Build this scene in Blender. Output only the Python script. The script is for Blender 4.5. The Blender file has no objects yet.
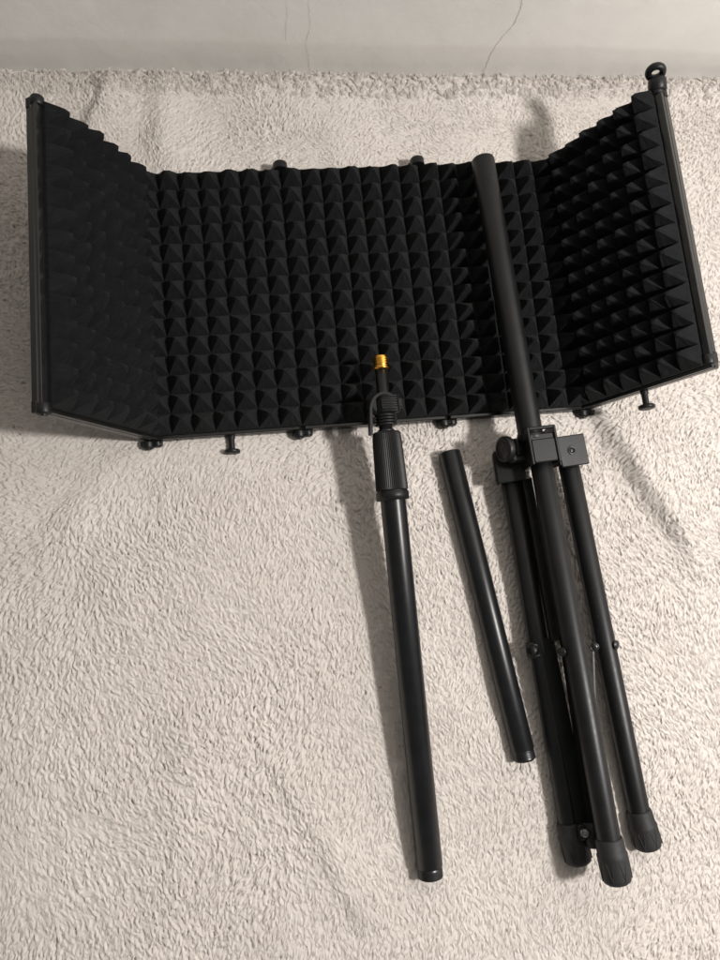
import bpy, math, random
import numpy as np
from mathutils import Vector, Matrix

random.seed(4)
rng = np.random.default_rng(11)
sc = bpy.context.scene
col = sc.collection

# ------------------------------------------------------------------ camera, world, lamp, exposure
cam = bpy.data.cameras.new('camera')
cam_o = bpy.data.objects.new('camera', cam)
col.objects.link(cam_o)
cam.sensor_fit = 'VERTICAL'
cam.sensor_height = 24.0
cam.lens = 18.02
cam.clip_start = 0.02
cam.clip_end = 50
cam_o.matrix_world = Matrix(((0.9912, 0.0791, -0.1064, -0.1173),
                             (-0.0966, 0.9804, -0.1718, -0.2142),
                             (0.0907, 0.1806, 0.9794, 0.8540),
                             (0, 0, 0, 1)))
sc.camera = cam_o

w = bpy.data.worlds.new('World')
sc.world = w
w.use_nodes = True
bg = w.node_tree.nodes['Background']
bg.inputs[0].default_value = (1.0, 0.965, 0.90, 1)
bg.inputs[1].default_value = 1.0
# ambient gradient added for the unseen room: dim overhead and behind the viewer, brighter towards the right and the wall
wn = w.node_tree
wtc = wn.nodes.new('ShaderNodeTexCoord')
wdt = wn.nodes.new('ShaderNodeVectorMath'); wdt.operation = 'DOT_PRODUCT'
wdt.inputs[1].default_value = (0.62, 0.70, -0.35)
wn.links.new(wtc.outputs['Generated'], wdt.inputs[0])
wmr = wn.nodes.new('ShaderNodeMapRange')
wmr.inputs['From Min'].default_value = -0.5; wmr.inputs['From Max'].default_value = 0.9
wmr.inputs['To Min'].default_value = 0.17; wmr.inputs['To Max'].default_value = 0.95
wn.links.new(wdt.outputs['Value'], wmr.inputs['Value'])
wn.links.new(wmr.outputs[0], bg.inputs[1])

lamp = bpy.data.lights.new('room_lamp', 'POINT')
lamp.energy = 131
lamp.color = (1.0, 0.965, 0.925)
lamp.shadow_soft_size = 0.08
lamp_o = bpy.data.objects.new('room_lamp', lamp)
lamp_o.location = (1.01, -0.31, 1.46)
col.objects.link(lamp_o)

sc.view_settings.view_transform = 'Standard'
sc.view_settings.look = 'None'
sc.view_settings.exposure = 0.0
sc.view_settings.gamma = 1.0
sc.view_settings.use_curve_mapping = False

# ------------------------------------------------------------------ materials
def new_mat(name):
    m = bpy.data.materials.new(name)
    m.use_nodes = True
    return m, m.node_tree, m.node_tree.nodes['Principled BSDF']

def noise(nt, scale, detail=3, rough=0.5, vec=None):
    n = nt.nodes.new('ShaderNodeTexNoise')
    n.inputs['Scale'].default_value = scale
    n.inputs['Detail'].default_value = detail
    n.inputs['Roughness'].default_value = rough
    if vec is not None:
        nt.links.new(vec, n.inputs['Vector'])
    return n.outputs['Fac']

def ramp(nt, fac, stops):
    r = nt.nodes.new('ShaderNodeValToRGB')
    e = r.color_ramp.elements
    while len(e) < len(stops):
        e.new(0.5)
    for i, (p, c) in enumerate(stops):
        e[i].position = p
        e[i].color = (*c, 1)
    nt.links.new(fac, r.inputs[0])
    return r.outputs[0]

def bump(nt, b, h, strength, dist):
    n = nt.nodes.new('ShaderNodeBump')
    n.inputs['Strength'].default_value = strength
    n.inputs['Distance'].default_value = dist
    nt.links.new(h, n.inputs['Height'])
    nt.links.new(n.outputs[0], b.inputs['Normal'])
    return n

def dark_mat(name, base, rough, grain=1500, gb=0.15, spec=0.5, var=0.35, rvar=0.1):
    m, nt, b = new_mat(name)
    tc = nt.nodes.new('ShaderNodeTexCoord').outputs['Object']
    f = noise(nt, 45, 5, 0.65, tc)
    lo = tuple(c * (1 - var) for c in base)
    hi = tuple(c * (1 + var) for c in base)
    cb = ramp(nt, f, [(0.3, lo), (0.7, hi)])
    sp = ramp(nt, noise(nt, 420, 3, 0.6, tc), [(0.70, (0, 0, 0)), (0.74, (1, 1, 1))])
    mm = nt.nodes.new('ShaderNodeMix'); mm.data_type = 'RGBA'
    nt.links.new(sp, mm.inputs[0]); nt.links.new(cb, mm.inputs[6])
    mm.inputs[7].default_value = tuple(min(1, c * 2 + .05) for c in base) + (1,)
    nt.links.new(mm.outputs[2], b.inputs['Base Color'])
    mr = nt.nodes.new('ShaderNodeMapRange')
    mr.inputs['To Min'].default_value = rough - rvar
    mr.inputs['To Max'].default_value = rough + rvar
    nt.links.new(noise(nt, 160, 4, 0.6, tc), mr.inputs['Value'])
    nt.links.new(mr.outputs[0], b.inputs['Roughness'])
    b.inputs['Specular IOR Level'].default_value = spec
    bump(nt, b, noise(nt, grain, 2, 0.5, tc), gb, 0.0006)
    return m

M = {}
M['tube'] = dark_mat('satin_black_tube', (0.0060, 0.0063, 0.0070), 0.42, 900, 0.10, 0.36)
M['gloss_tube'] = dark_mat('semi_gloss_black_tube', (0.0065, 0.0068, 0.0078), 0.33, 700, 0.05, 0.38, rvar=0.04)
M['plastic'] = dark_mat('black_plastic', (0.0075, 0.0078, 0.0081), 0.44, 800, 0.12, 0.33)
M['panel'] = dark_mat('panel_plastic', (0.0085, 0.0087, 0.0083), 0.20, 900, 0.03, 0.60, rvar=0.06)
M['rubber'] = dark_mat('black_rubber', (0.015, 0.0152, 0.016), 0.62, 600, 0.25, 0.4)
M['steel'] = dark_mat('screw_steel', (0.30, 0.30, 0.29), 0.35, 500, 0.05, 0.5)
M['steel'].node_tree.nodes['Principled BSDF'].inputs['Metallic'].default_value = 1.0
M['dark_steel'] = dark_mat('blackened_screw', (0.05, 0.05, 0.052), 0.33, 500, 0.05, 0.5)
M['dark_steel'].node_tree.nodes['Principled BSDF'].inputs['Metallic'].default_value = 0.8
M['brass'] = dark_mat('brass', (0.85, 0.42, 0.07), 0.27, 500, 0.05, 0.5, var=0.12)
M['brass'].node_tree.nodes['Principled BSDF'].inputs['Metallic'].default_value = 1.0
M['channel'] = dark_mat('brushed_black_channel', (0.020, 0.020, 0.020), 0.40, 900, 0.2, 0.6)

# open-cell foam
m, nt, b = new_mat('acoustic_foam')
tc = nt.nodes.new('ShaderNodeTexCoord').outputs['Object']
f = noise(nt, 60, 6, 0.7, tc)
nt.links.new(ramp(nt, f, [(0.3, (0.0062, 0.0066, 0.0073)), (0.72, (0.0135, 0.0142, 0.0156))]), b.inputs['Base Color'])
b.inputs['Roughness'].default_value = 1.0
b.inputs['Specular IOR Level'].default_value = 0.12
b.inputs['Sheen Weight'].default_value = 0.025
b.inputs['Sheen Roughness'].default_value = 0.6
bump(nt, b, noise(nt, 900, 4, 0.7, tc), 0.7, 0.0012)
M['foam'] = m

# sherpa fleece: fibre streaks run along each tuft (tuft coordinates are stored as a UV map)
m, nt, b = new_mat('sherpa_fleece')
uv = nt.nodes.new('ShaderNodeUVMap'); uv.uv_map = 'tuft'
mp = nt.nodes.new('ShaderNodeMapping')
mp.inputs['Scale'].default_value = (1.0, 9.0, 1.0)
nt.links.new(uv.outputs[0], mp.inputs[0])
st = noise(nt, 1.6, 4, 0.6, mp.outputs[0])
tc = nt.nodes.new('ShaderNodeTexCoord').outputs['Object']
f1 = noise(nt, 7, 4, 0.6, tc)
c1 = ramp(nt, f1, [(0.32, (0.595, 0.550, 0.515)), (0.68, (0.68, 0.635, 0.600))])
c2 = ramp(nt, st, [(0.25, (0.80, 0.78, 0.76)), (0.6, (1.0, 1.0, 1.0))])
mx = nt.nodes.new('ShaderNodeMix'); mx.data_type = 'RGBA'; mx.blend_type = 'MULTIPLY'
mx.inputs[0].default_value = 1.0
nt.links.new(c1, mx.inputs[6]); nt.links.new(c2, mx.inputs[7])
nt.links.new(mx.outputs[2], b.inputs['Base Color'])
b.inputs['Roughness'].default_value = 0.95
b.inputs['Specular IOR Level'].default_value = 0.15
b.inputs['Sheen Weight'].default_value = 0.12
b.inputs['Sheen Roughness'].default_value = 0.5
bump(nt, b, st, 0.35, 0.0010)
M['fleece'] = m

m, nt, b = new_mat('fleece_fibre')
hi_ = nt.nodes.new('ShaderNodeHairInfo')
nt.links.new(ramp(nt, hi_.outputs['Random'], [(0.0, (0.58, 0.535, 0.500)), (1.0, (0.75, 0.703, 0.664))]), b.inputs['Base Color'])
b.inputs['Roughness'].default_value = 0.8
b.inputs['Specular IOR Level'].default_value = 0.2
M['fibre'] = m

# painted plaster wall: a slightly darker band of old paint along the bottom
m, nt, b = new_mat('painted_plaster')
tcn = nt.nodes.new('ShaderNodeTexCoord')
sx = nt.nodes.new('ShaderNodeSeparateXYZ')
nt.links.new(tcn.outputs['Object'], sx.inputs[0])
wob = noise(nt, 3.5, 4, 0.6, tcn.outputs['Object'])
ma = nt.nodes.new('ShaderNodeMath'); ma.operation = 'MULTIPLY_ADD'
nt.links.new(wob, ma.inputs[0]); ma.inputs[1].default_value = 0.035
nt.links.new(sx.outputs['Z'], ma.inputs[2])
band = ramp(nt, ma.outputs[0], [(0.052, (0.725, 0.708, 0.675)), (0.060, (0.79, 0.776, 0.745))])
mot = ramp(nt, noise(nt, 9, 6, 0.65, tcn.outputs['Object']), [(0.3, (0.90, 0.895, 0.89)), (0.65, (1, 1, 1))])
mx = nt.nodes.new('ShaderNodeMix'); mx.data_type = 'RGBA'; mx.blend_type = 'MULTIPLY'
mx.inputs[0].default_value = 1.0
nt.links.new(band, mx.inputs[6]); nt.links.new(mot, mx.inputs[7])
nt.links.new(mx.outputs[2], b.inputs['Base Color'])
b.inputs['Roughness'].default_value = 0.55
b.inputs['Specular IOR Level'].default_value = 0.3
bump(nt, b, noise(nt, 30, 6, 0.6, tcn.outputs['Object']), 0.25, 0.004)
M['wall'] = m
M['crack'] = dark_mat('crack_line', (0.50, 0.475, 0.44), 0.9, 300, 0.3, 0.1)

# ------------------------------------------------------------------ mesh helpers
def V(*a): return Vector(a)

class MB:
    """collects shapes in world coordinates, linked as ONE mesh object"""
    def __init__(s): s.v = []; s.f = []; s.sm = []
    def add(s, vs, fs, smooth=True):
        o = len(s.v); s.v += [tuple(p) for p in vs]
        s.f += [tuple(i + o for i in f) for f in fs]; s.sm += [smooth] * len(fs)
    def lathe(s, p0, p1, prof, n=40, flute=None, cap=True):
        """prof: (distance along the axis from p0, radius) pairs"""
        p0, p1 = Vector(p0), Vector(p1)
        a = (p1 - p0).normalized()
        u = a.orthogonal().normalized(); 
        up = V(0, 0, 1)
        if abs(a.dot(up)) < 0.95: u = (up - a * a.dot(up)).normalized()
        w_ = a.cross(u)
        vs = []; fs = []
        for k, (t, r) in enumerate(prof):
            for i in range(n):
                th = 2 * math.pi * i / n
                rr = r
                if flute and k not in (0, len(prof) - 1): rr = r * (1 + flute * (1 if i % 2 else -1))
                vs.append(p0 + a * t + (u * math.cos(th) + w_ * math.sin(th)) * rr)
        for k in range(len(prof) - 1):
            for i in range(n):
                j = (i + 1) % n
                fs.append((k * n + i, k * n + j, (k + 1) * n + j, (k + 1) * n + i))
        s.add(vs, fs, flute is None)
        if cap:
            s.add(vs[:n], [tuple(range(n))[::-1]], False)
            s.add(vs[-n:], [tuple(range(n))], False)
    def tube(s, p0, p1, r, n=32, bev=0.0012):
        L = (Vector(p1) - Vector(p0)).length
        bev = min(bev, L * .3, r * .5)
        s.lathe(p0, p1, [(0, r - bev), (bev * .3, r - bev * .3), (bev, r), (L - bev, r), (L - bev * .3, r - bev * .3), (L, r - bev)], n)
    def box(s, c, ax, ay, az, hx, hy, hz, bev=0.0015):
        """bevelled box: rounded-corner outline extruded along az with a chamfer"""
        c = Vector(c); ax, ay, az = Vector(ax).normalized(), Vector(ay).normalized(), Vector(az).normalized()
        def outline(ix, iy, r):
            o = []
            for qx, qy, a0 in ((1, 1, 0), (-1, 1, 90), (-1, -1, 180), (1, -1, 270)):
                for t in (0, 30, 60, 90):
                    th = math.radians(a0 + t)
                    o.append(((ix - r) * qx + r * math.cos(th), (iy - r) * qy + r * math.sin(th)))
            return o
        rings = [(-hz, bev), (-hz + bev, 0), (hz - bev, 0), (hz, bev)]
        vs = []; n = 16
        for z, ins in rings:
            for x, y in outline(hx - ins, hy - ins, bev * 1.2):
                vs.append(c + ax * x + ay * y + az * z)
        fs = []
        for k in range(3):
            for i in range(n):
                j = (i + 1) % n
                fs.append((k * n + i, k * n + j, (k + 1) * n + j, (k + 1) * n + i))
        fs.append(tuple(range(n))[::-1]); fs.append(tuple(range(3 * n, 4 * n)))
        s.add(vs, fs, False)
    def torus(s, c, nrm, R, r, n=36, k=14, a0=0, a1=360, u=None, flat=1.0):
        c = Vector(c); nrm = Vector(nrm).normalized()
        u = Vector(u).normalized() if u else nrm.orthogonal().normalized()
        w_ = nrm.cross(u); vs = []; fs = []; closed = (a1 - a0) >= 360
        for i in range(n if closed else n + 1):
            th = math.radians(a0 + (a1 - a0) * i / n)
            d = u * math.cos(th) + w_ * math.sin(th)
            for j in range(k):
                ph = 2 * math.pi * j / k
                vs.append(c + d * (R + r * math.cos(ph)) + nrm * (r * flat * math.sin(ph)))
        m_ = n if closed else n
        for i in range(m_):
            i2 = (i + 1) % n if closed else i + 1
            for j in range(k):
                j2 = (j + 1) % k
                fs.append((i * k + j, i2 * k + j, i2 * k + j2, i * k + j2))
        s.add(vs, fs, True)
        if not closed:
            s.add(vs[:k], [tuple(range(k))], False); s.add(vs[-k:], [tuple(range(k))[::-1]], False)
    def sweep(s, pts, prof_n, hw, ht, up=(0, 0, 1)):
        """flat bar (half width hw, half thickness ht) along a polyline"""
        pts = [Vector(p) for p in pts]; vs = []; fs = []
        for i, p in enumerate(pts):
            t = (pts[min(i + 1, len(pts) - 1)] - pts[max(i - 1, 0)]).normalized()
            sd = t.cross(Vector(up)).normalized(); uu = sd.cross(t)
            for a, b_ in ((1, 1), (-1, 1), (-1, -1), (1, -1)):
                vs.append(p + sd * hw * a + uu * ht * b_)
        for i in range(len(pts) - 1):
            for j in range(4):
                k = (j + 1) % 4
                fs.append((i * 4 + j, i * 4 + k, i * 4 + 4 + k, i * 4 + 4 + j))
        fs.append((3, 2, 1, 0)); e = len(pts) * 4 - 4; fs.append((e, e + 1, e + 2, e + 3))
        s.add(vs, fs, False)
    def build(s, name, mat, parent=None, label=None):
        off = Vector((0, 0, 0)); p = parent
        while p is not None: off += p.location; p = p.parent
        me = bpy.data.meshes.new(name)
        me.from_pydata([tuple(Vector(v) - off) for v in s.v], [], s.f)
        me.polygons.foreach_set('use_smooth', s.sm)
        me.materials.append(mat); me.update()
        o = bpy.data.objects.new(name, me); col.objects.link(o)
        if parent is not None: o.parent = parent
        if label: o['label'] = label
        return o

def thing(name, loc, label, cat, group=None):
    o = bpy.data.objects.new(name, None); col.objects.link(o)
    o.empty_display_size = 0.02
    o.location = loc; o['label'] = label; o['category'] = cat
    if group: o['group'] = group
    return o

def thread(t0, t1, r, pitch=0.0016, d=0.0007):
    out = []; t = t0; k = 0
    while t <= t1:
        out.append((t, r - (d if k % 2 else 0))); t += pitch / 2; k += 1
    return out

# ------------------------------------------------------------------ value noise in numpy
def vnoise(x, y, scale, seed):
    r = np.random.default_rng(seed); T = r.random((64, 64))
    u = x * scale + 100; v = y * scale + 100
    i = np.floor(u).astype(int); j = np.floor(v).astype(int)
    fu = u - i; fv = v - j
    fu = fu * fu * (3 - 2 * fu); fv = fv * fv * (3 - 2 * fv)
    i0, i1, j0, j1 = i % 64, (i + 1) % 64, j % 64, (j + 1) % 64
    return (T[i0, j0] * (1 - fu) + T[i1, j0] * fu) * (1 - fv) + (T[i0, j1] * (1 - fu) + T[i1, j1] * fu) * fv

def fbm(x, y, scale, seed, oct=3):
    s = 0; a = 1; tot = 0
    for k in range(oct):
        s = s + a * vnoise(x, y, scale * 2 ** k, seed + k); tot += a; a *= .5
    return s / tot

# ------------------------------------------------------------------ blanket
WALL_A = Vector((-0.436, 0.519)); WALL_B = Vector((0.541, 0.483))
WALL_S = (WALL_B.y - WALL_A.y) / (WALL_B.x - WALL_A.x)
def wall_y(x): return WALL_A.y + (x - WALL_A.x) * WALL_S

def ridge(x, y, p, q, amp, w0, w1, fade=0.05):
    """a crease along p->q: rises over w1 on its right side, falls over w0 on its left side"""
    px, py = p; dx, dy = q[0] - px, q[1] - py; L = math.hypot(dx, dy); dx /= L; dy /= L
    s = (x - px) * dx + (y - py) * dy
    t = -(x - px) * dy + (y - py) * dx
    t = t + 0.006 * (fbm(x, y, 14, 77) - .5) * 2
    env = 1 / (1 + np.exp(-(s + fade * .0) / (fade * .35))) * 1 / (1 + np.exp((s - L) / (fade * .35)))
    return amp * env * np.where(t > 0, np.exp(-(t / w0) ** 2), np.exp(-(t / w1) ** 2))

def base_height(x, y):
    h = 0.0085 * (fbm(x, y, 3.2, 5) - .5) + 0.0055 * (fbm(x, y, 9, 9) - .5)
    # (direction chosen so that the steep side faces away from the lamp)
    h = h + ridge(x, y, (0.378, -0.19), (0.290, 0.00), 0.020, 0.015, 0.060, 0.05)
    h = h + ridge(x, y, (0.47, -0.36), (0.42, -0.02), 0.008, 0.03, 0.05, 0.08)
    h = h + ridge(x, y, (-0.335, 0.40), (-0.295, 0.49), 0.010, 0.012, 0.035, 0.04)
    h = h + ridge(x, y, (-0.235, 0.36), (-0.235, 0.49), 0.008, 0.02, 0.03, 0.04)
    h = h + ridge(x, y, (-0.03, -0.41), (0.11, -0.36), 0.003, 0.008, 0.02, 0.03)
    h = h + ridge(x, y, (-0.06, -0.56), (-0.15, -0.38), 0.004, 0.012, 0.03, 0.04)
    h = h + ridge(x, y, (-0.26, -0.50), (-0.24, -0.30), 0.003, 0.02, 0.03, 0.05)
    h = h + ridge(x, y, (-0.40, -0.12), (-0.30, -0.02), 0.004, 0.02, 0.03, 0.05)
    # rounded mattress edge at the wall
    e = (wall_y(x) - 0.004) - y
    h = h - 0.014 * np.clip(1 - e / 0.016, 0, 3) ** 2
    h = h + 0.008 * np.exp(-((e - 0.035) / 0.022) ** 2) * fbm(x, y, 9, 31)
    return h

def blanket():
    st = 0.00085
    X0, X1, Y0, Y1 = -0.62, 0.72, -0.72, 0.54
    nx = int((X1 - X0) / st); ny = int((Y1 - Y0) / st)
    # tufts
    sp = 0.0033
    gx, gy = np.meshgrid(np.arange(X0, X1, sp), np.arange(Y0, Y1, sp), indexing='ij')
    cx = (gx + rng.uniform(-.5, .5, gx.shape) * sp * .98).ravel(); cy = (gy + rng.uniform(-.5, .5, gx.shape) * sp * .98).ravel()
    N = cx.size
    # pile direction: a wandering flow, calmer towards the viewer, swirling towards the wall
    swirl = np.clip((cy + 0.25) / 0.6, 0, 1)
    ang = math.radians(-112) + (fbm(cx, cy, 3.0, 21, 3) - .5) * (2.2 + 5.0 * swirl) + (fbm(cx, cy, 16, 55, 2) - .5) * (1.6 + 3.2 * swirl)
    ang += rng.normal(0, .30, N)
    ln = rng.uniform(.0036, .0070, N) * (1 - .15 * swirl)      # half length
    wd = rng.uniform(.0013, .0025, N)       # half width
    hz = rng.uniform(-.0014, .0010, N) + 0.0016 * (fbm(cx, cy, 40, 91, 2) - .5)
    am = rng.uniform(.0013, .0028, N)
    # brushed and flattened patches
    patch = np.clip((fbm(cx, cy, 5.5, 303, 3) - .36) / .26, 0, 1)
    am *= .50 + .55 * patch; hz *= .45 + .6 * patch
    ln *= 1.12 - .14 * patch
    curl = rng.normal(0, .45, N)
    ru, rv = rng.uniform(0, 40, N), rng.uniform(0, 40, N)
    ix = np.round((cx - X0) / st).astype(int); iy = np.round((cy - Y0) / st).astype(int)
    H = np.full((nx + 1, ny + 1), -0.0042); U = np.zeros((nx + 1, ny + 1), np.float32); Vv = U.copy()
    ca, sa = np.cos(ang), np.sin(ang)
    R = 8
    for di in range(-R, R + 1):
        for dj in range(-R, R + 1):
            if di * di + dj * dj > R * R + 2: continue
            i = ix + di; j = iy + dj
            ok = (i >= 0) & (i <= nx) & (j >= 0) & (j <= ny)
            x = X0 + i * st - cx; y = Y0 + j * st - cy
            s = (x * ca + y * sa) / ln; t = (-x * sa + y * ca)
            t = (t + curl * ln * (s * s - .3) * .6) / (wd * (1.05 - .35 * s))
            ok &= (np.abs(s) < 1) & (np.abs(t) < 1)
            if not ok.any(): continue
            k = np.nonzero(ok)[0]; s = s[k]; t = t[k]
            rise = (0.30 + 0.70 * (s + 1) / 2) * np.clip((1 - s) / .28, 0, 1) ** .5
            h = hz[k] + am[k] * rise * np.sqrt(1 - t * t) - .0008
            ii, jj = i[k], j[k]
            cur = H[ii, jj]; up = h > cur
            # two tufts never share a grid cell at the same offset unless they started in one; last one wins
            H[ii[up], jj[up]] = h[up]
            U[ii[up], jj[up]] = (s[up] * 1.2 + ru[k][up]); Vv[ii[up], jj[up]] = (t[up] * .5 + rv[k][up])
    # fibres of the pile: strands that follow each tuft and close up towards its tip
    S = 5
    tk = np.repeat(np.nonzero((cx > -.60) & (cx < .66) & (cy > -.66))[0], S)
    n = tk.size; P = 5
    q = np.linspace(0, 1, P)[None, :]
    t0 = rng.uniform(-1, 1, n)[:, None]; s0 = rng.uniform(-.95, -.1, n)[:, None]; s1 = rng.uniform(.55, 1.25, n)[:, None]
    s = s0 + (s1 - s0) * q
    tt = t0 * (1 - .55 * q) + rng.normal(0, .22, n)[:, None] * q ** 2
    lnk, wdk, amk, hzk, cuk = (a_[tk][:, None] for a_ in (ln, wd, am, hz, curl))
    tw = tt * wdk * (1.05 - .35 * np.clip(s, -1, 1)) - cuk * lnk * (s * s - .3) * .6
    c_, s_ = ca[tk][:, None], sa[tk][:, None]
    px = cx[tk][:, None] + s * lnk * c_ - tw * s_
    py = cy[tk][:, None] + s * lnk * s_ + tw * c_
    sc_ = np.clip(s, -1, 1)
    pz = hzk + amk * (.30 + .70 * (sc_ + 1) / 2) * np.sqrt(np.clip(1 - tt * tt * .8, .05, 1)) - .0008
    pz = pz + (rng.uniform(-.0002, .0012, n)[:, None]) * np.sin(q * 2.6) - .0010 * (1 - q) - .0012 * np.clip(s - .85, 0, 1) * 2
    hair = (px, py, pz)
    # coordinate lines: fine where the camera looks, stretching out beyond it
    def lines(a, n, lo, hi, st, flo, fhi):
        core = a + np.arange(n + 1) * st; idx = np.arange(n + 1)
        ext_lo = []; d = st; p = a
        while p > flo: d *= 1.06; p -= d; ext_lo.append(p)
        ext_hi = []; d = st; p = core[-1]
        while p < fhi: d *= 1.06; p += d; ext_hi.append(p)
        xs = np.concatenate([ext_lo[::-1], core, ext_hi])
        return xs
    xs = lines(X0, nx, 0, 0, st, -1.1, 1.3)
    ys = lines(Y0, ny, 0, 0, st, -1.25, Y1)
    xi = np.clip(np.round((xs - X0) / st).astype(int), 0, nx); yi = np.clip(np.round((ys - Y0) / st).astype(int), 0, ny)
    XX, YY = np.meshgrid(xs, ys, indexing='ij')
    ZZ = H[np.ix_(xi, yi)] + base_height(XX, YY)
    UU = U[np.ix_(xi, yi)]; VV = Vv[np.ix_(xi, yi)]
    # keep the blanket in front of the wall
    lim = wall_y(XX) - 0.004
    ZZ = np.maximum(ZZ, -0.09)
    YY2 = np.minimum(YY, lim)
    a, b_ = XX.shape
    co = np.stack([XX, YY2, ZZ], -1).reshape(-1, 3).astype(np.float32)
    idx = np.arange(a * b_).reshape(a, b_)
    q = np.stack([idx[:-1, :-1], idx[1:, :-1], idx[1:, 1:], idx[:-1, 1:]], -1).reshape(-1, 4)
    # drop the rows that were pressed flat against the wall line
    keep = (YY[:-1, :-1].ravel() < lim[:-1, :-1].ravel())
    q = q[keep]
    me = bpy.data.meshes.new('blanket')
    me.vertices.add(len(co)); me.vertices.foreach_set('co', co.ravel())
    me.loops.add(q.size); me.loops.foreach_set('vertex_index', q.ravel().astype(np.int32))
    me.polygons.add(len(q)); me.polygons.foreach_set('loop_start', (np.arange(len(q)) * 4).astype(np.int32))
    me.polygons.foreach_set('loop_total', np.full(len(q), 4, np.int32))
    me.polygons.foreach_set('use_smooth', np.ones(len(q), bool))
    uvl = me.uv_layers.new(name='tuft')
    uvs = np.stack([UU.ravel(), VV.ravel()], -1)[q.ravel()].astype(np.float32)
    uvl.data.foreach_set('uv', uvs.ravel())
    me.update(calc_edges=True)
    me.materials.append(M['fleece'])
    o = bpy.data.objects.new('blanket', me); col.objects.link(o)
    o['label'] = 'cream fluffy fleece blanket spread over the bed under everything'
    o['category'] = 'blanket'
    px, py, pz = hair
    ok = (py < wall_y(px) - .006).all(axis=1)
    px, py, pz = px[ok], py[ok], pz[ok]
    pz = pz + base_height(px, py)
    # loose tufts along the far edge, standing up against the wall
    nt_ = 1300; sp_ = 26; P = px.shape[1]
    tx = np.repeat(rng.uniform(-.60, .66, nt_), sp_); back = np.repeat(rng.uniform(.010, .050, nt_), sp_)
    la = np.repeat(rng.normal(0, .55, nt_), sp_); le = np.repeat(rng.uniform(.0045, .0085, nt_), sp_)
    rx = tx + rng.normal(0, .0016, tx.size); ry = wall_y(tx) - back + rng.normal(0, .0012, tx.size)
    rz = base_height(rx, ry) - .001
    q = np.linspace(0, 1, P)[None, :]
    conv = (1 - .6 * q)
    ex = tx[:, None] + (rx - tx)[:, None] * conv + (np.sin(la) * le)[:, None] * q + rng.normal(0, .0004, (tx.size, 1)) * q
    ey = ry[:, None] + (np.cos(la) * le * .8)[:, None] * q
    ez = rz[:, None] + (le * .40)[:, None] * np.sin(q * 2.3) + rng.uniform(-.0004, .0008, (tx.size, 1))
    ey = np.minimum(ey, wall_y(ex) - .002)
    px = np.concatenate([px, ex]); py = np.concatenate([py, ey]); pz = np.concatenate([pz, ez])
    n, P = px.shape
    cu = bpy.data.hair_curves.new('pile')
    cu.add_curves([P] * n)
    cu.attributes['position'].data.foreach_set('vector', np.stack([px, py, pz], -1).astype(np.float32).ravel())
    ra = cu.attributes.get('radius') or cu.attributes.new('radius', 'FLOAT', 'POINT')
    prof = np.array([1.0, 1.0, .95, .8, .35])[None, :] * rng.uniform(.00014, .00025, n)[:, None]
    ra.data.foreach_set('value', prof.astype(np.float32).ravel())
    cu.materials.append(M['fibre'])
    h = bpy.data.objects.new('pile', cu); col.objects.link(h); h.parent = o
    h['kind'] = 'stuff'
    return o

# ------------------------------------------------------------------ wall
def wall():
    d = V(WALL_B.x - WALL_A.x, WALL_B.y - WALL_A.y, 0).normalized()
    n = V(d.y, -d.x, 0)
    c = V(0.05, wall_y(0.05), 0)
    mb = MB()
    hx, z0, z1, th = 2.2, -0.6, 2.0, 0.12
    p = [c - d * hx, c + d * hx]
    vs = []
    for q in (p[0], p[1], p[1] - n * th, p[0] - n * th):
        vs += [q + V(0, 0, z0), q + V(0, 0, z1)]
    fs = [(0, 2, 3, 1), (2, 4, 5, 3), (4, 6, 7, 5), (6, 0, 1, 7), (1, 3, 5, 7), (0, 6, 4, 2)]
    mb.add(vs, fs, False)
    w_ = mb.build('wall', M['wall']); w_['kind'] = 'structure'
    # hairline cracks in the plaster
    def crack(pts, hw, seed):
        r = random.Random(seed); out = []
        for (x0, za), (x1, zb) in zip(pts[:-1], pts[1:]):
            k = 14
            for i in range(k):
                t = i / k
                out.append((x0 + (x1 - x0) * t + r.uniform(-.0011, .0011), za + (zb - za) * t))
        out.append(pts[-1])
        m_ = MB(); vs = []; fs = []
        for i, (x, z) in enumerate(out):
            h = hw * r.uniform(.5, 1.25)
            b0 = V(x, wall_y(x), z) + n * 0.0006
            vs += [b0 - d * h, b0 + d * h]
        for i in range(len(out) - 1): fs.append((2 * i, 2 * i + 1, 2 * i + 3, 2 * i + 2))
        m_.add(vs, fs, False)
        m_.build('crack', M['crack'], w_)
    crack([(-0.036, -0.02), (-0.039, 0.012), (-0.043, 0.040), (-0.038, 0.066), (-0.041, 0.10), (-0.035, 0.15), (-0.040, 0.22)], .00020, 1)
    crack([(0.203, -0.01), (0.205, 0.03), (0.212, 0.055), (0.221, 0.078), (0.222, 0.10), (0.218, 0.13), (0.224, 0.2)], .00034, 2)
    crack([(-0.069, 0.043), (-0.067, 0.09), (-0.068, 0.20)], .00015, 3)

wall()
blanket()

# ------------------------------------------------------------------ isolation shield
W = 0.178; LH = 0.3425; TH = 0.012
shield = thing('isolation_shield', (0, LH / 2, 0), 'black folding microphone isolation shield lined with pyramid foam, wings raised', 'acoustic shield')

def frame(org, ang, side=1):
    """org: back edge at hinge; ang: rise of the panel; returns f(u, v, n) -> world"""
    u = V(math.cos(ang) * side, 0, math.sin(ang)); n = V(-math.sin(ang) * side, 0, math.cos(ang))
    o = Vector(org)
    return (lambda a, b_, c: o + u * a + V(0, 1, 0) * b_ + n * c), u, n

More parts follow.
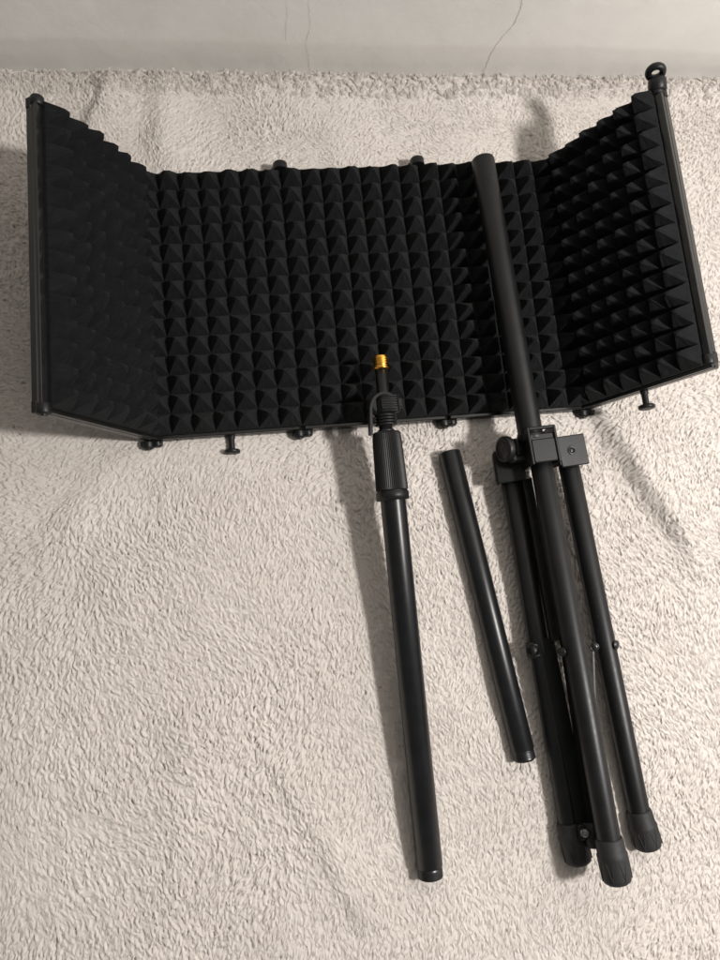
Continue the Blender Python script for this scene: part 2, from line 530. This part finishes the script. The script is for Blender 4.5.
def foam_mesh(fr, u0, u1, v0, v1, cols, rows, z0, seed, squeeze0=0, squeeze1=0):
    r = np.random.default_rng(seed); K = 8
    mb = MB(); base = 0.008; ph = 0.0255
    pu = (u1 - u0) / cols; pv = (v1 - v0) / rows
    nu, nv = cols * K, rows * K
    tipj = r.normal(0, .11, (cols, rows, 2)); hj = r.uniform(.90, 1.05, (cols, rows))
    vs = []; idx = {}
    dent = {(int(r.integers(1, cols - 1)), int(r.integers(1, rows - 1))) for _ in range(6)}
    def hgt(i, j):
        ci, cj = min(i // K, cols - 1), min(j // K, rows - 1)
        a = (i - ci * K) / K * 2 - 1; c = (j - cj * K) / K * 2 - 1
        if i % K == 0 or j % K == 0: return 0.0, 0, 0
        tx, ty = tipj[ci, cj]
        m_ = max(abs(a), abs(c)); h = 1 - m_
        h = 1 - (m_ ** 1.12)
        h = h * 1.0 if h < .80 else .80 + (h - .80) * .45
        hh = hj[ci, cj] * (0.82 if (ci, cj) in dent else 1)
        return h * hh, tx * h, ty * h
    for i in range(nu + 1):
        for j in range(nv + 1):
            h, tx, ty = hgt(i, j)
            uu = u0 + pu * (i / K) ; vv = v0 + pv * (j / K)
            s = 1.0
            if squeeze0: s *= min(1, .45 + (uu - u0) / squeeze0 * .55)
            if squeeze1: s *= min(1, .45 + (u1 - uu) / squeeze1 * .55)
            vs.append(fr(uu + tx * pu * .5 + float(r.normal(0, .0002)), vv + ty * pv * .5 + float(r.normal(0, .0002)),
                         z0 + base + ph * h * s + float(r.normal(0, .00016))))
    g = lambda i, j: i * (nv + 1) + j
    fs = []
    for i in range(nu):
        for j in range(nv):
            q = (g(i, j), g(i + 1, j), g(i + 1, j + 1), g(i, j + 1))
            if ((i % K) < K // 2) == ((j % K) < K // 2): fs += [(q[0], q[1], q[2]), (q[0], q[2], q[3])]
            else: fs += [(q[0], q[1], q[3]), (q[1], q[2], q[3])]
    mb.add(vs, fs, False)
    # side skirt of the foam slab
    ring = [(i, 0) for i in range(nu)] + [(nu, j) for j in range(nv)] + [(i, nv) for i in range(nu, 0, -1)] + [(0, j) for j in range(nv, 0, -1)]
    top = [vs[g(i, j)] for i, j in ring]; bot = [fr(u0 + pu * i / K, v0 + pv * j / K, z0) for i, j in ring]
    n = len(ring)
    mb.add(top + bot, [(k, n + k, n + (k + 1) % n, (k + 1) % n) for k in range(n)], False)
    return mb

def make_panel(org, ang, side, seed, outer=None, sq0=0, sq1=0):
    """one hinged panel; u runs from the hinge outwards"""
    fr, u, n = frame(org, ang, side)
    g = 0.0025
    mb = MB()
    mb.box(fr(W / 2, LH / 2, TH / 2 - .001), u, (0, 1, 0), n, W / 2 - g, LH / 2, TH / 2 - .001, .0014)
    # raised rim on the front edge
    t = .0022
    for (a, b_, ha, hb) in ((W / 2, t, W / 2 - g - .0005, t), (W / 2, LH - t, W / 2 - g - .0005, t), (W - g - .0042, LH / 2, .0042, LH / 2 - 2 * t - .0003))[:3 if outer else 2]:
        mb.box(fr(a, b_, TH + .0006), u, (0, 1, 0), n, ha, hb, .0022, .0007)
    p = mb.build('panel', M['panel'], shield)
    lo = 0.0006; hi = W - 0.0006 if not outer else W - 0.0115
    foam_mesh(fr, lo, hi, .0045, LH - .0045, 7, 14, TH - .0015, seed, sq0, sq1).build('foam', M['foam'], p)
    return fr, u, n, p

A1 = 1.0516; A2 = 1.0116
X1h = 1.5 * W
make_panel((-W / 2, 0, 0), 0, 1, 1)
make_panel((-W / 2, 0, 0), 0.004, -1, 2)
make_panel((W / 2, 0, 0), 0.004, 1, 3)
fL = make_panel((-X1h, 0, 0), A1, -1, 4, True, sq0=.03)
fR = make_panel((X1h, 0, 0), A2, 1, 5, True, sq0=.03)

def hinge(x, y, s):
    """hinge clasp poking out past the panel edge; s = -1 lower edge, +1 upper edge"""
    mb = MB()
    mb.box((x, y + s * .0025, .0055), (1, 0, 0), (0, 1, 0), (0, 0, 1), .0125, .0035, .0048, .0018)
    mb.lathe((x - .004, y + s * .001, .007), (x - .004, y + s * .009, .007), [(0, .0068), (.006, .0068), (.0072, .006), (.008, .004)], 28)
    mb.lathe((x + .0065, y + s * .001, .006), (x + .0065, y + s * .007, .006), [(0, .0052), (.0045, .0052), (.006, .004)], 24)
    h = mb.build('hinge', M['plastic'], shield)
    sm = MB()
    sm.lathe((x - .004, y + s * .009, .007), (x - .004, y + s * .0102, .007), [(0, .0034), (.0006, .0034), (.0012, .0022)], 20)
    sm.build('screw', M['dark_steel'], h)
for x in (-X1h, -W / 2, W / 2, X1h):
    hinge(x, 0, -1)
for x in (-W / 2, W / 2):
    mb = MB()
    mb.lathe((x, LH - .002, .016), (x, LH + .0085, .016), [(0, .0092), (.0085, .0092), (.0098, .0082), (.0105, .006)], 32)
    mb.box((x, LH + .002, .0068), (1, 0, 0), (0, 1, 0), (0, 0, 1), .011, .004, .006, .0015)
    mb.build('hinge', M['plastic'], shield)
for x in (-X1h, X1h):
    mb = MB(); mb.box((x, LH + .0015, .0055), (1, 0, 0), (0, 1, 0), (0, 0, 1), .0115, .003, .0045, .0015)
    mb.build('hinge', M['plastic'], shield)

# end knuckles on the free edge of each wing
def knuckle(fr, u, n, v, s, ringed=False):
    mb = MB()
    c = fr(W - .0085, v, .0105)
    y = V(0, 1, 0) * s
    mb.lathe(c - y * .003, c + y * .0085, [(0, .0062), (.001, .0072), (.0095, .0072), (.0108, .0064), (.0115, .005)], 30)
    mb.box(c - n * .006 - y * .000, u, (0, 1, 0), n, .0070, .0062, .0040, .0012)
    k = mb.build('end_knuckle', M['plastic'], shield)
    sm = MB(); sm.lathe(c + y * .0084, c + y * .0098, [(0, .0034), (.0008, .0034), (.0014, .002)], 18)
    sm.build('screw', M['dark_steel'], k)
    if ringed:
        rb = MB()
        cc = c + y * .0215 + n * .0060 + u * .005
        rb.torus(cc, (-.18, -.95, .18), .0080, .0038, 40, 14, flat=1.2)
        rb.lathe(c + y * .002 - n * .001, c + y * .0180 + n * .001 + u * .003, [(0, .0085), (.0015, .0102), (.0130, .0102), (.0155, .0088), (.0165, .006)], 30)
        rb.build('latch_ring', M['plastic'], k)
knuckle(*fL[:3], LH - .006, 1)
knuckle(*fL[:3], .006, -1)
knuckle(*fR[:3], LH - .008, 1, True)
knuckle(*fR[:3], .0125, -1)

def thumb_screw(c):
    c = Vector(c); y = V(0, -1, 0)
    mb = MB()
    mb.lathe(c, c + y * .0205, [(0, .0040), (.002, .0046), (.004, .0046), (.0045, .0038)] + thread(.005, .0205, .0039, .0014, .0004), 24)
    s_ = mb.build('thumb_screw', M['plastic'], shield)
    hd = MB(); h0 = c + y * .0175
    hd.lathe(h0, h0 + y * .0052, [(0, .0040), (.0004, .0084), (.0012, .0094), (.0040, .0094), (.0050, .0084), (.0052, .005)], 36)
    hd.build('screw_head', M['plastic'], s_)
thumb_screw((-0.174, .001, .0062))
thumb_screw(tuple(fR[0](W * .50, .001, .0062)))

# ------------------------------------------------------------------ adjustable pole with brass thread
pole = thing('adjustable_pole', (0.005, -0.25, 0.0), 'long glossy black pole with a ribbed twist grip and gold threaded tip', 'stand pole')
P0 = V(0.0088, -0.5120, 0.0105); P1 = V(0.0050, -0.0205, 0.0560)   # bottom end, top of the grip
ax = (P1 - P0).normalized(); LP = (P1 - P0).length
def pa(t): return P0 + ax * t
tb = MB()
tb.lathe(P0 + ax * .012, pa(LP - .062), [(0, .0138), (.0008, .0146), (LP - .074, .0146)], 48)
tb.build('tube', M['gloss_tube'], pole)
th = MB()
th.lathe(P0, P0 + ax * .013, [(0, .0112), (.0005, .0132)] + thread(.001, .0095, .0139, .0020, .0008) + [(.0105, .0128), (.013, .0128)], 40)
th.build('threaded_end', M['dark_steel'], pole)
gr = MB()
g0 = pa(LP - .0795)
gr.lathe(g0, pa(LP), [(0, .0150), (.0006, .0188), (.0095, .0188), (.0105, .0175), (.0112, .0175)], 48)
gr.lathe(g0 + ax * .0112, pa(LP), [(0, .0170), (.001, .0183), (.058, .0166), (.0650, .0160), (.0675, .0148), (.0683, .0120)], 108, flute=.017)
gr.build('grip', M['plastic'], pole)
# inner rod, clamp and thread
sl = MB()
sl.lathe(pa(LP - .002), pa(LP + .0115), [(0, .0085), (.002, .0095), (.004, .0095), (.0045, .0078), (.0135, .0078)], 32)
sl.build('neck', M['dark_steel'], pole)
nutm = MB()
side = ax.cross(V(0, 0, 1)).normalized(); upv = side.cross(ax)
for k in range(4):
    a = LP + .0065 + k * .0034
    nutm.lathe(pa(a) + side * .001, pa(a + .0028) + side * .001, [(0, .0112), (.0004, .0127), (.0024, .0127), (.0028, .0112)], 30)
nutm.build('ribbed_nut', M['plastic'], pole)
ck = MB()
cc = pa(LP + .031) + side * .0045
ck.box(cc, side, ax, upv, .0118, .0105, .0110, .0035)
for k in range(7):
    q = cc - ax * .0085 + ax * (.0028 * k) + upv * .0112
    ck.tube(q - side * .0085, q + side * .0098, .00085, 10, .0003)
    q = cc - ax * .0085 + ax * (.0028 * k) + side * .0120
    ck.tube(q - upv * .0085, q + upv * .0098, .00085, 10, .0003)
ck.box(cc + side * .014 + ax * .001, side, ax, upv, .0035, .0055, .0045, .0012)
ck.lathe(cc - ax * .010 - side * .0045, cc + ax * .012 - side * .0045, [(0, .0095), (.001, .0108), (.019, .0108), (.021, .0095)], 32)
ck.lathe(cc - side * .010 - upv * .010, cc - side * .010 + upv * .006, [(0, .0115), (.001, .0130), (.012, .0130), (.0145, .0118), (.016, .008)], 36)
ck.build('clutch_knob', M['plastic'], pole)
bp = MB()
pts = []
for k in range(15):
    t = k / 14
    a = math.radians(200 - 150 * t)
    pts.append(pa(LP + .022) + side * (.0165 * math.cos(a) - .0005) + ax * (.021 * math.sin(a) if math.sin(a) > 0 else .035 * math.sin(a)) + upv * .004)
pts = [pa(LP - .003) - side * .0185 + upv * .001] + [pa(LP + .008) - side * .0178 + upv * .002] + pts[2:]
bp.sweep(pts, 4, .0015, .0075, up=tuple(side * .05 + upv * 1.0))
bp.build('bracket', M['plastic'], pole)
rd = MB()
R0 = pa(LP + .010); rax = (V(0.0062, 0.0650, 0.0640) - R0).normalized()
rd.lathe(R0, R0 + rax * .064, [(0, .0074), (.0635, .0074), (.064, .006)], 32)
rd.build('rod', M['gloss_tube'], pole)
br = MB()
br.lathe(R0 + rax * .0628, R0 + rax * .0795, [(0, .0080), (.0006, .0094), (.0030, .0094), (.0036, .0076)] + [(.0040 + q * .0014, .0094 - (.0020 if q % 2 else 0)) for q in range(8)] + [(.0148, .0080), (.0158, .0068)], 36)
br.build('brass_thread', M['brass'], pole)

# ------------------------------------------------------------------ loose extension tube
ext = thing('extension_tube', (0.108, -0.22, 0.0), 'short loose black tube lying between the gripped pole and the tripod', 'tube')
E0 = V(0.0864, -0.0400, .0095); E1 = V(0.1313, -0.4045, .0095)
ea = (E1 - E0).normalized(); LE = (E1 - E0).length
mb = MB()
mb.lathe(E0, E0 + ea * (LE - .012), [(0, .0118), (.0006, .0130), (.0016, .0136), (LE - .0135, .0136), (LE - .012, .0130)], 44, cap=False)
mb.lathe(E0 + ea * .004, E0, [(0, .0001), (.0001, .0112), (.004, .0118)], 44, cap=False)
mb.build('tube', M['gloss_tube'], ext)
mb = MB()
mb.lathe(E0 + ea * (LE - .013), E1, [(0, .0122)] + thread(.002, .0105, .0129, .0020, .0008) + [(.0115, .0122), (.013, .0105)], 40)
mb.build('threaded_end', M['dark_steel'], ext)

# ------------------------------------------------------------------ folded tripod
tri = thing('folded_tripod', (0.19, -0.25, 0.0), 'folded black tripod base with three rubber footed legs, its column over the shield', 'tripod')
C0 = V(0.1710, -0.045, .0655); C1 = V(0.1612, 0.3170, .0605)
ca_ = (C1 - C0).normalized(); LC = (C1 - C0).length
mb = MB()
mb.lathe(C0, C1, [(0, .0142), (LC - .0025, .0142), (LC - .0008, .0136), (LC, .0124)], 48)
mb.build('column', M['tube'], tri)
# legs: (hub end, foot start, foot end)
LEGS = [(V(0.1785, -0.058, .0640), V(0.1978, -0.4855, .0550), V(0.2008, -0.5275, .0545), .0126),
        (V(0.2245, -0.070, .0320), V(0.2540, -0.475, .0130), V(0.2596, -0.5135, .0125), .0122),
        (V(0.1530, -0.070, .0260), V(0.1715, -0.477, .0130), V(0.1765, -0.5185, .0125), .0122)]
leg_dirs = []
for k, (a, b_, c, r_) in enumerate(LEGS):
    d = (b_ - a).normalized(); leg_dirs.append(d)
    L_ = (b_ - a).length
    mb = MB(); mb.lathe(a, b_ + d * .012, [(0, r_ - .001), (.001, r_), (L_ + .012, r_)], 40)
    leg = mb.build('leg', M['tube'], tri)
    fd = (c - b_).normalized(); LF = (c - b_).length + .0035
    f0 = b_ - fd * .0035
    mb = MB()
    R_ = r_ + .0034
    prof = [(0, r_ + .0006), (.0004, r_ + .0015), (.003, r_ + .0022), (.014, R_ - .0008), (.0165, R_ + .0003), (.019, R_), (LF * .86, R_ - .0004), (LF * .95, R_ - .0016), (LF, R_ - .0045)]
    mb.lathe(f0, c, prof, 40)
    # moulded grip chevrons
    uu = V(0, 0, 1); uu = (uu - fd * uu.dot(fd)).normalized(); ww = fd.cross(uu)
    for q in range(14):
        th0 = 2 * math.pi * q / 14
        th1 = th0 + (.42 if q % 2 else -.42) * .55
        def at(th, t, rr): return f0 + fd * t + (uu * math.cos(th) + ww * math.sin(th)) * rr
        seg = [at(th0 + (th1 - th0) * s, .021 + (LF * .90 - .021) * s, R_ - .0002) for s in (0, .33, .66, 1)]
        for s0, s1 in zip(seg[:-1], seg[1:]): mb.tube(s0, s1, .0005, 8, .0001)
    mb.build('rubber_foot', M['rubber'], leg)

# hub
hb = MB()
hc = V(0.1735, -0.058, .058)
back = -ca_
hb.lathe(C0 + ca_ * .006, C0 + back * .002, [(0, .0150), (.0010, .0162), (.0070, .0162), (.008, .0150)], 40)
hb.box(C0 + back * .010 - V(0, 0, .014), (1, 0, 0), back, (0, 0, 1), .0255, .014, .0120, .002)
hub = hb.build('hub', M['plastic'], tri)
# front bracket: a U of sheet plastic over the front leg
fd0 = leg_dirs[0]; sx_ = fd0.cross(V(0, 0, 1)).normalized(); up_ = sx_.cross(fd0)
bk = MB(); bc = LEGS[0][0] + fd0 * .001
bk.box(bc + up_ * .0172 + fd0 * .002, sx_, fd0, up_, .0140, .0135, .0016, .0012)
bk.box(bc - fd0 * .0140 + up_ * .002, sx_, fd0, up_, .0145, .0040, .0150, .0012)
for s in (-1, 1):
    bk.box(bc + sx_ * s * .0155 - fd0 * .0045 + up_ * .0020, fd0, up_, sx_, .0215, .0178, .0017, .0010)
bk.box(bc - fd0 * .0240 + up_ * .0172, sx_, fd0, up_, .0150, .0020, .0022, .0010)
bk.build('leg_bracket', M['plastic'], hub)
# right bracket
fd1 = leg_dirs[1]; nr = (V(0.10, -0.10, 1)).normalized(); nr = (nr - fd1 * nr.dot(fd1)).normalized(); sr = fd1.cross(nr)
rb_ = MB(); rc = LEGS[1][0] + fd1 * (-.013)
rb_.box(rc + nr * .0145 - sr * .001, sr, fd1, nr, .0180, .0185, .0015, .0012)
rb_.box(rc + sr * .0172 + nr * .002 + fd1 * .001, nr, fd1, sr, .0130, .0145, .0014, .0010)
rb_.box(rc - sr * .0160 + nr * .002, nr, fd1, sr, .0130, .0135, .0014, .0010)
rbo = rb_.build('leg_bracket', M['plastic'], hub)
sm = MB()
bc_ = rc + nr * .0158 + sr * .001
sm.torus(bc_ + nr * .0004, nr, .0042, .0011, 28, 8)
sm.lathe(bc_, bc_ + nr * .0008, [(0, .0032), (.0005, .0030), (.0008, .001)], 18)
sm.build('rivet', M['dark_steel'], rbo)
# left bracket
fd2 = leg_dirs[2]; nl = (V(-0.25, -0.05, 1)).normalized(); nl = (nl - fd2 * nl.dot(fd2)).normalized(); s2 = fd2.cross(nl)
lb = MB(); lc = LEGS[2][0] + fd2 * (-.002)
lb.box(lc + nl * .0140 + s2 * .0, s2, fd2, nl, .0165, .0195, .0015, .0012)
lb.box(lc + s2 * .0160 + nl * .001, nl, fd2, s2, .0130, .0180, .0014, .0010)
lb.box(lc - s2 * .0160 + nl * .001, nl, fd2, s2, .0130, .0180, .0014, .0010)
lb.build('leg_bracket', M['plastic'], hub)
# clamp knob on the left of the hub
kc = V(0.1450, -0.0525, .060); kd = V(-0.93, -0.05, 0.30).normalized()
kb = MB()
kb.lathe(kc, kc + kd * .0115, [(0, .0125), (.001, .0146), (.0028, .0150), (.0070, .0150), (.0085, .0146), (.0095, .0130), (.0095, .0110), (.0088, .0105), (.0088, .004)], 40)
kb.tube(kc - kd * .016, kc, .0046, 24)
kb.box(kc - kd * .0095, kd, (0, 1, 0), kd.cross(V(0, 1, 0)), .0052, .0100, .0105, .0015)
kb.build('clamp_knob', M['plastic'], hub)
sm = MB(); sm.lathe(kc - kd * .0045, kc - kd * .0010, [(0, .0052), (.0035, .0052)], 6)
sm.build('nut', M['dark_steel'], hub)

# braces: U channels between legs, slider at the foot end
slc = V(0.1915, -0.4825, .0290)
mb = MB(); sd = (slc - V(0.1765, -0.09, .036)).normalized()
ps = V(0.1690, -0.085, .0330); sd0 = sd; sd = V(.0080, -.179, 0).normalized()
mb.sweep([ps, ps + sd * .19], 4, .0044, .0020)
for s in (-1, 1):
    q = sd.cross(V(0, 0, 1)).normalized() * (.0050 * s)
    mb.sweep([ps + q + V(0, 0, .001), ps + q + sd * .186 + V(0, 0, .001)], 4, .0007, .0048)
mb.build('inner_channel', M['channel'], tri); sd = sd0
mb = MB()
mb.lathe(V(0.1895, -0.060, .0320), V(0.2020, -0.478, .0265), [(0, .0105), (.001, .0115), (.416, .0115), (.417, .0105)], 36)
mb.build('lower_shaft', M['tube'], tri)
def brace(a, b_, hw, name='brace', flange=True):
    mb = MB(); d = (b_ - a).normalized(); q = d.cross(V(0, 0, 1)).normalized()
    mb.sweep([a, a + d * .004, b_], 4, hw, .0009)
    for s in ((-1, 1) if flange else ()):
        mb.sweep([a + q * s * (hw + .0002) - V(0, 0, .0025), b_ + q * s * (hw + .0002) - V(0, 0, .0025)], 4, .0008, .0036)
    return mb.build(name, M['plastic'], tri)
def bolt(c, d, r_=.0042, h=.0035, parent=None):
    c = Vector(c); d = Vector(d).normalized(); mb = MB()
    mb.lathe(c, c + d * h, [(0, r_ * .9), (.0005, r_), (h * .6, r_), (h * .9, r_ * .75), (h, r_ * .4)], 24)
    mb.torus(c + d * (h * .55), d, r_ * 1.02, r_ * .22, 24, 8)
    return mb.build('bolt', M['dark_steel'], tri)
def leg_at(k, y):
    a, b_ = LEGS[k][0], LEGS[k][1]; t = (y - a.y) / (b_.y - a.y); return a.lerp(b_, t)
b1 = leg_at(1, -.285); b2 = leg_at(2, -.283); b0 = leg_at(0, -.285)
brace(b1 + V(-.0155, 0, .002), slc + V(.0085, .006, .000), .0010, flange=False)
brace(b2 + V(.0050, .012, .0115), slc + V(-.0075, -.002, -.003), .0085, flange=False)
brace(b0 + V(-.002, 0, -.019), slc + V(0, .002, .004), .0040)
bolt(b1 + V(.0075, -.001, .0098), (.5, -.1, .8))
bolt(b0 + V(-.0145, 0, .001), (-.75, 0, .55))
bolt(b1 + V(-.0165, -.001, .0085), (-.3, -.1, .9))
# hinge ear on the left leg (seen as a bump) and its lug
mb = MB()
mb.lathe(b2 + V(-.0085, 0, .006), b2 + V(-.0160, 0, .009), [(0, .0075), (.004, .0075), (.0068, .0062), (.0080, .004)], 28)
mb.box(b2 + V(-.004, .0, .0020), (1, 0, 0), (0, 1, 0), (0, 0, 1), .0110, .009, .0090, .0025)
mb.build('pivot_lug', M['plastic'], tri)
mb = MB()
mb.lathe(slc - sd * .012, slc + sd * .016, [(0, .0095), (.001, .0112), (.025, .0112), (.027, .0095)], 36)
mb.box(slc + V(-.012, .002, 0), (1, 0, 0), (0, 1, 0), (0, 0, 1), .006, .008, .006, .0012)
mb.build('slider', M['plastic'], tri)
sm = MB(); sp_ = slc + V(-.0120, .002, .0062)
sm.lathe(sp_, sp_ + V(-.001, 0, .003), [(0, .0046), (.0018, .0046), (.0028, .0036), (.003, .001)], 24)
sm.torus(sp_ + V(-.0008, 0, .0026), (-.3, 0, 1), .0036, .0008, 24, 8)
sm.build('pivot_screw', M['steel'], tri)
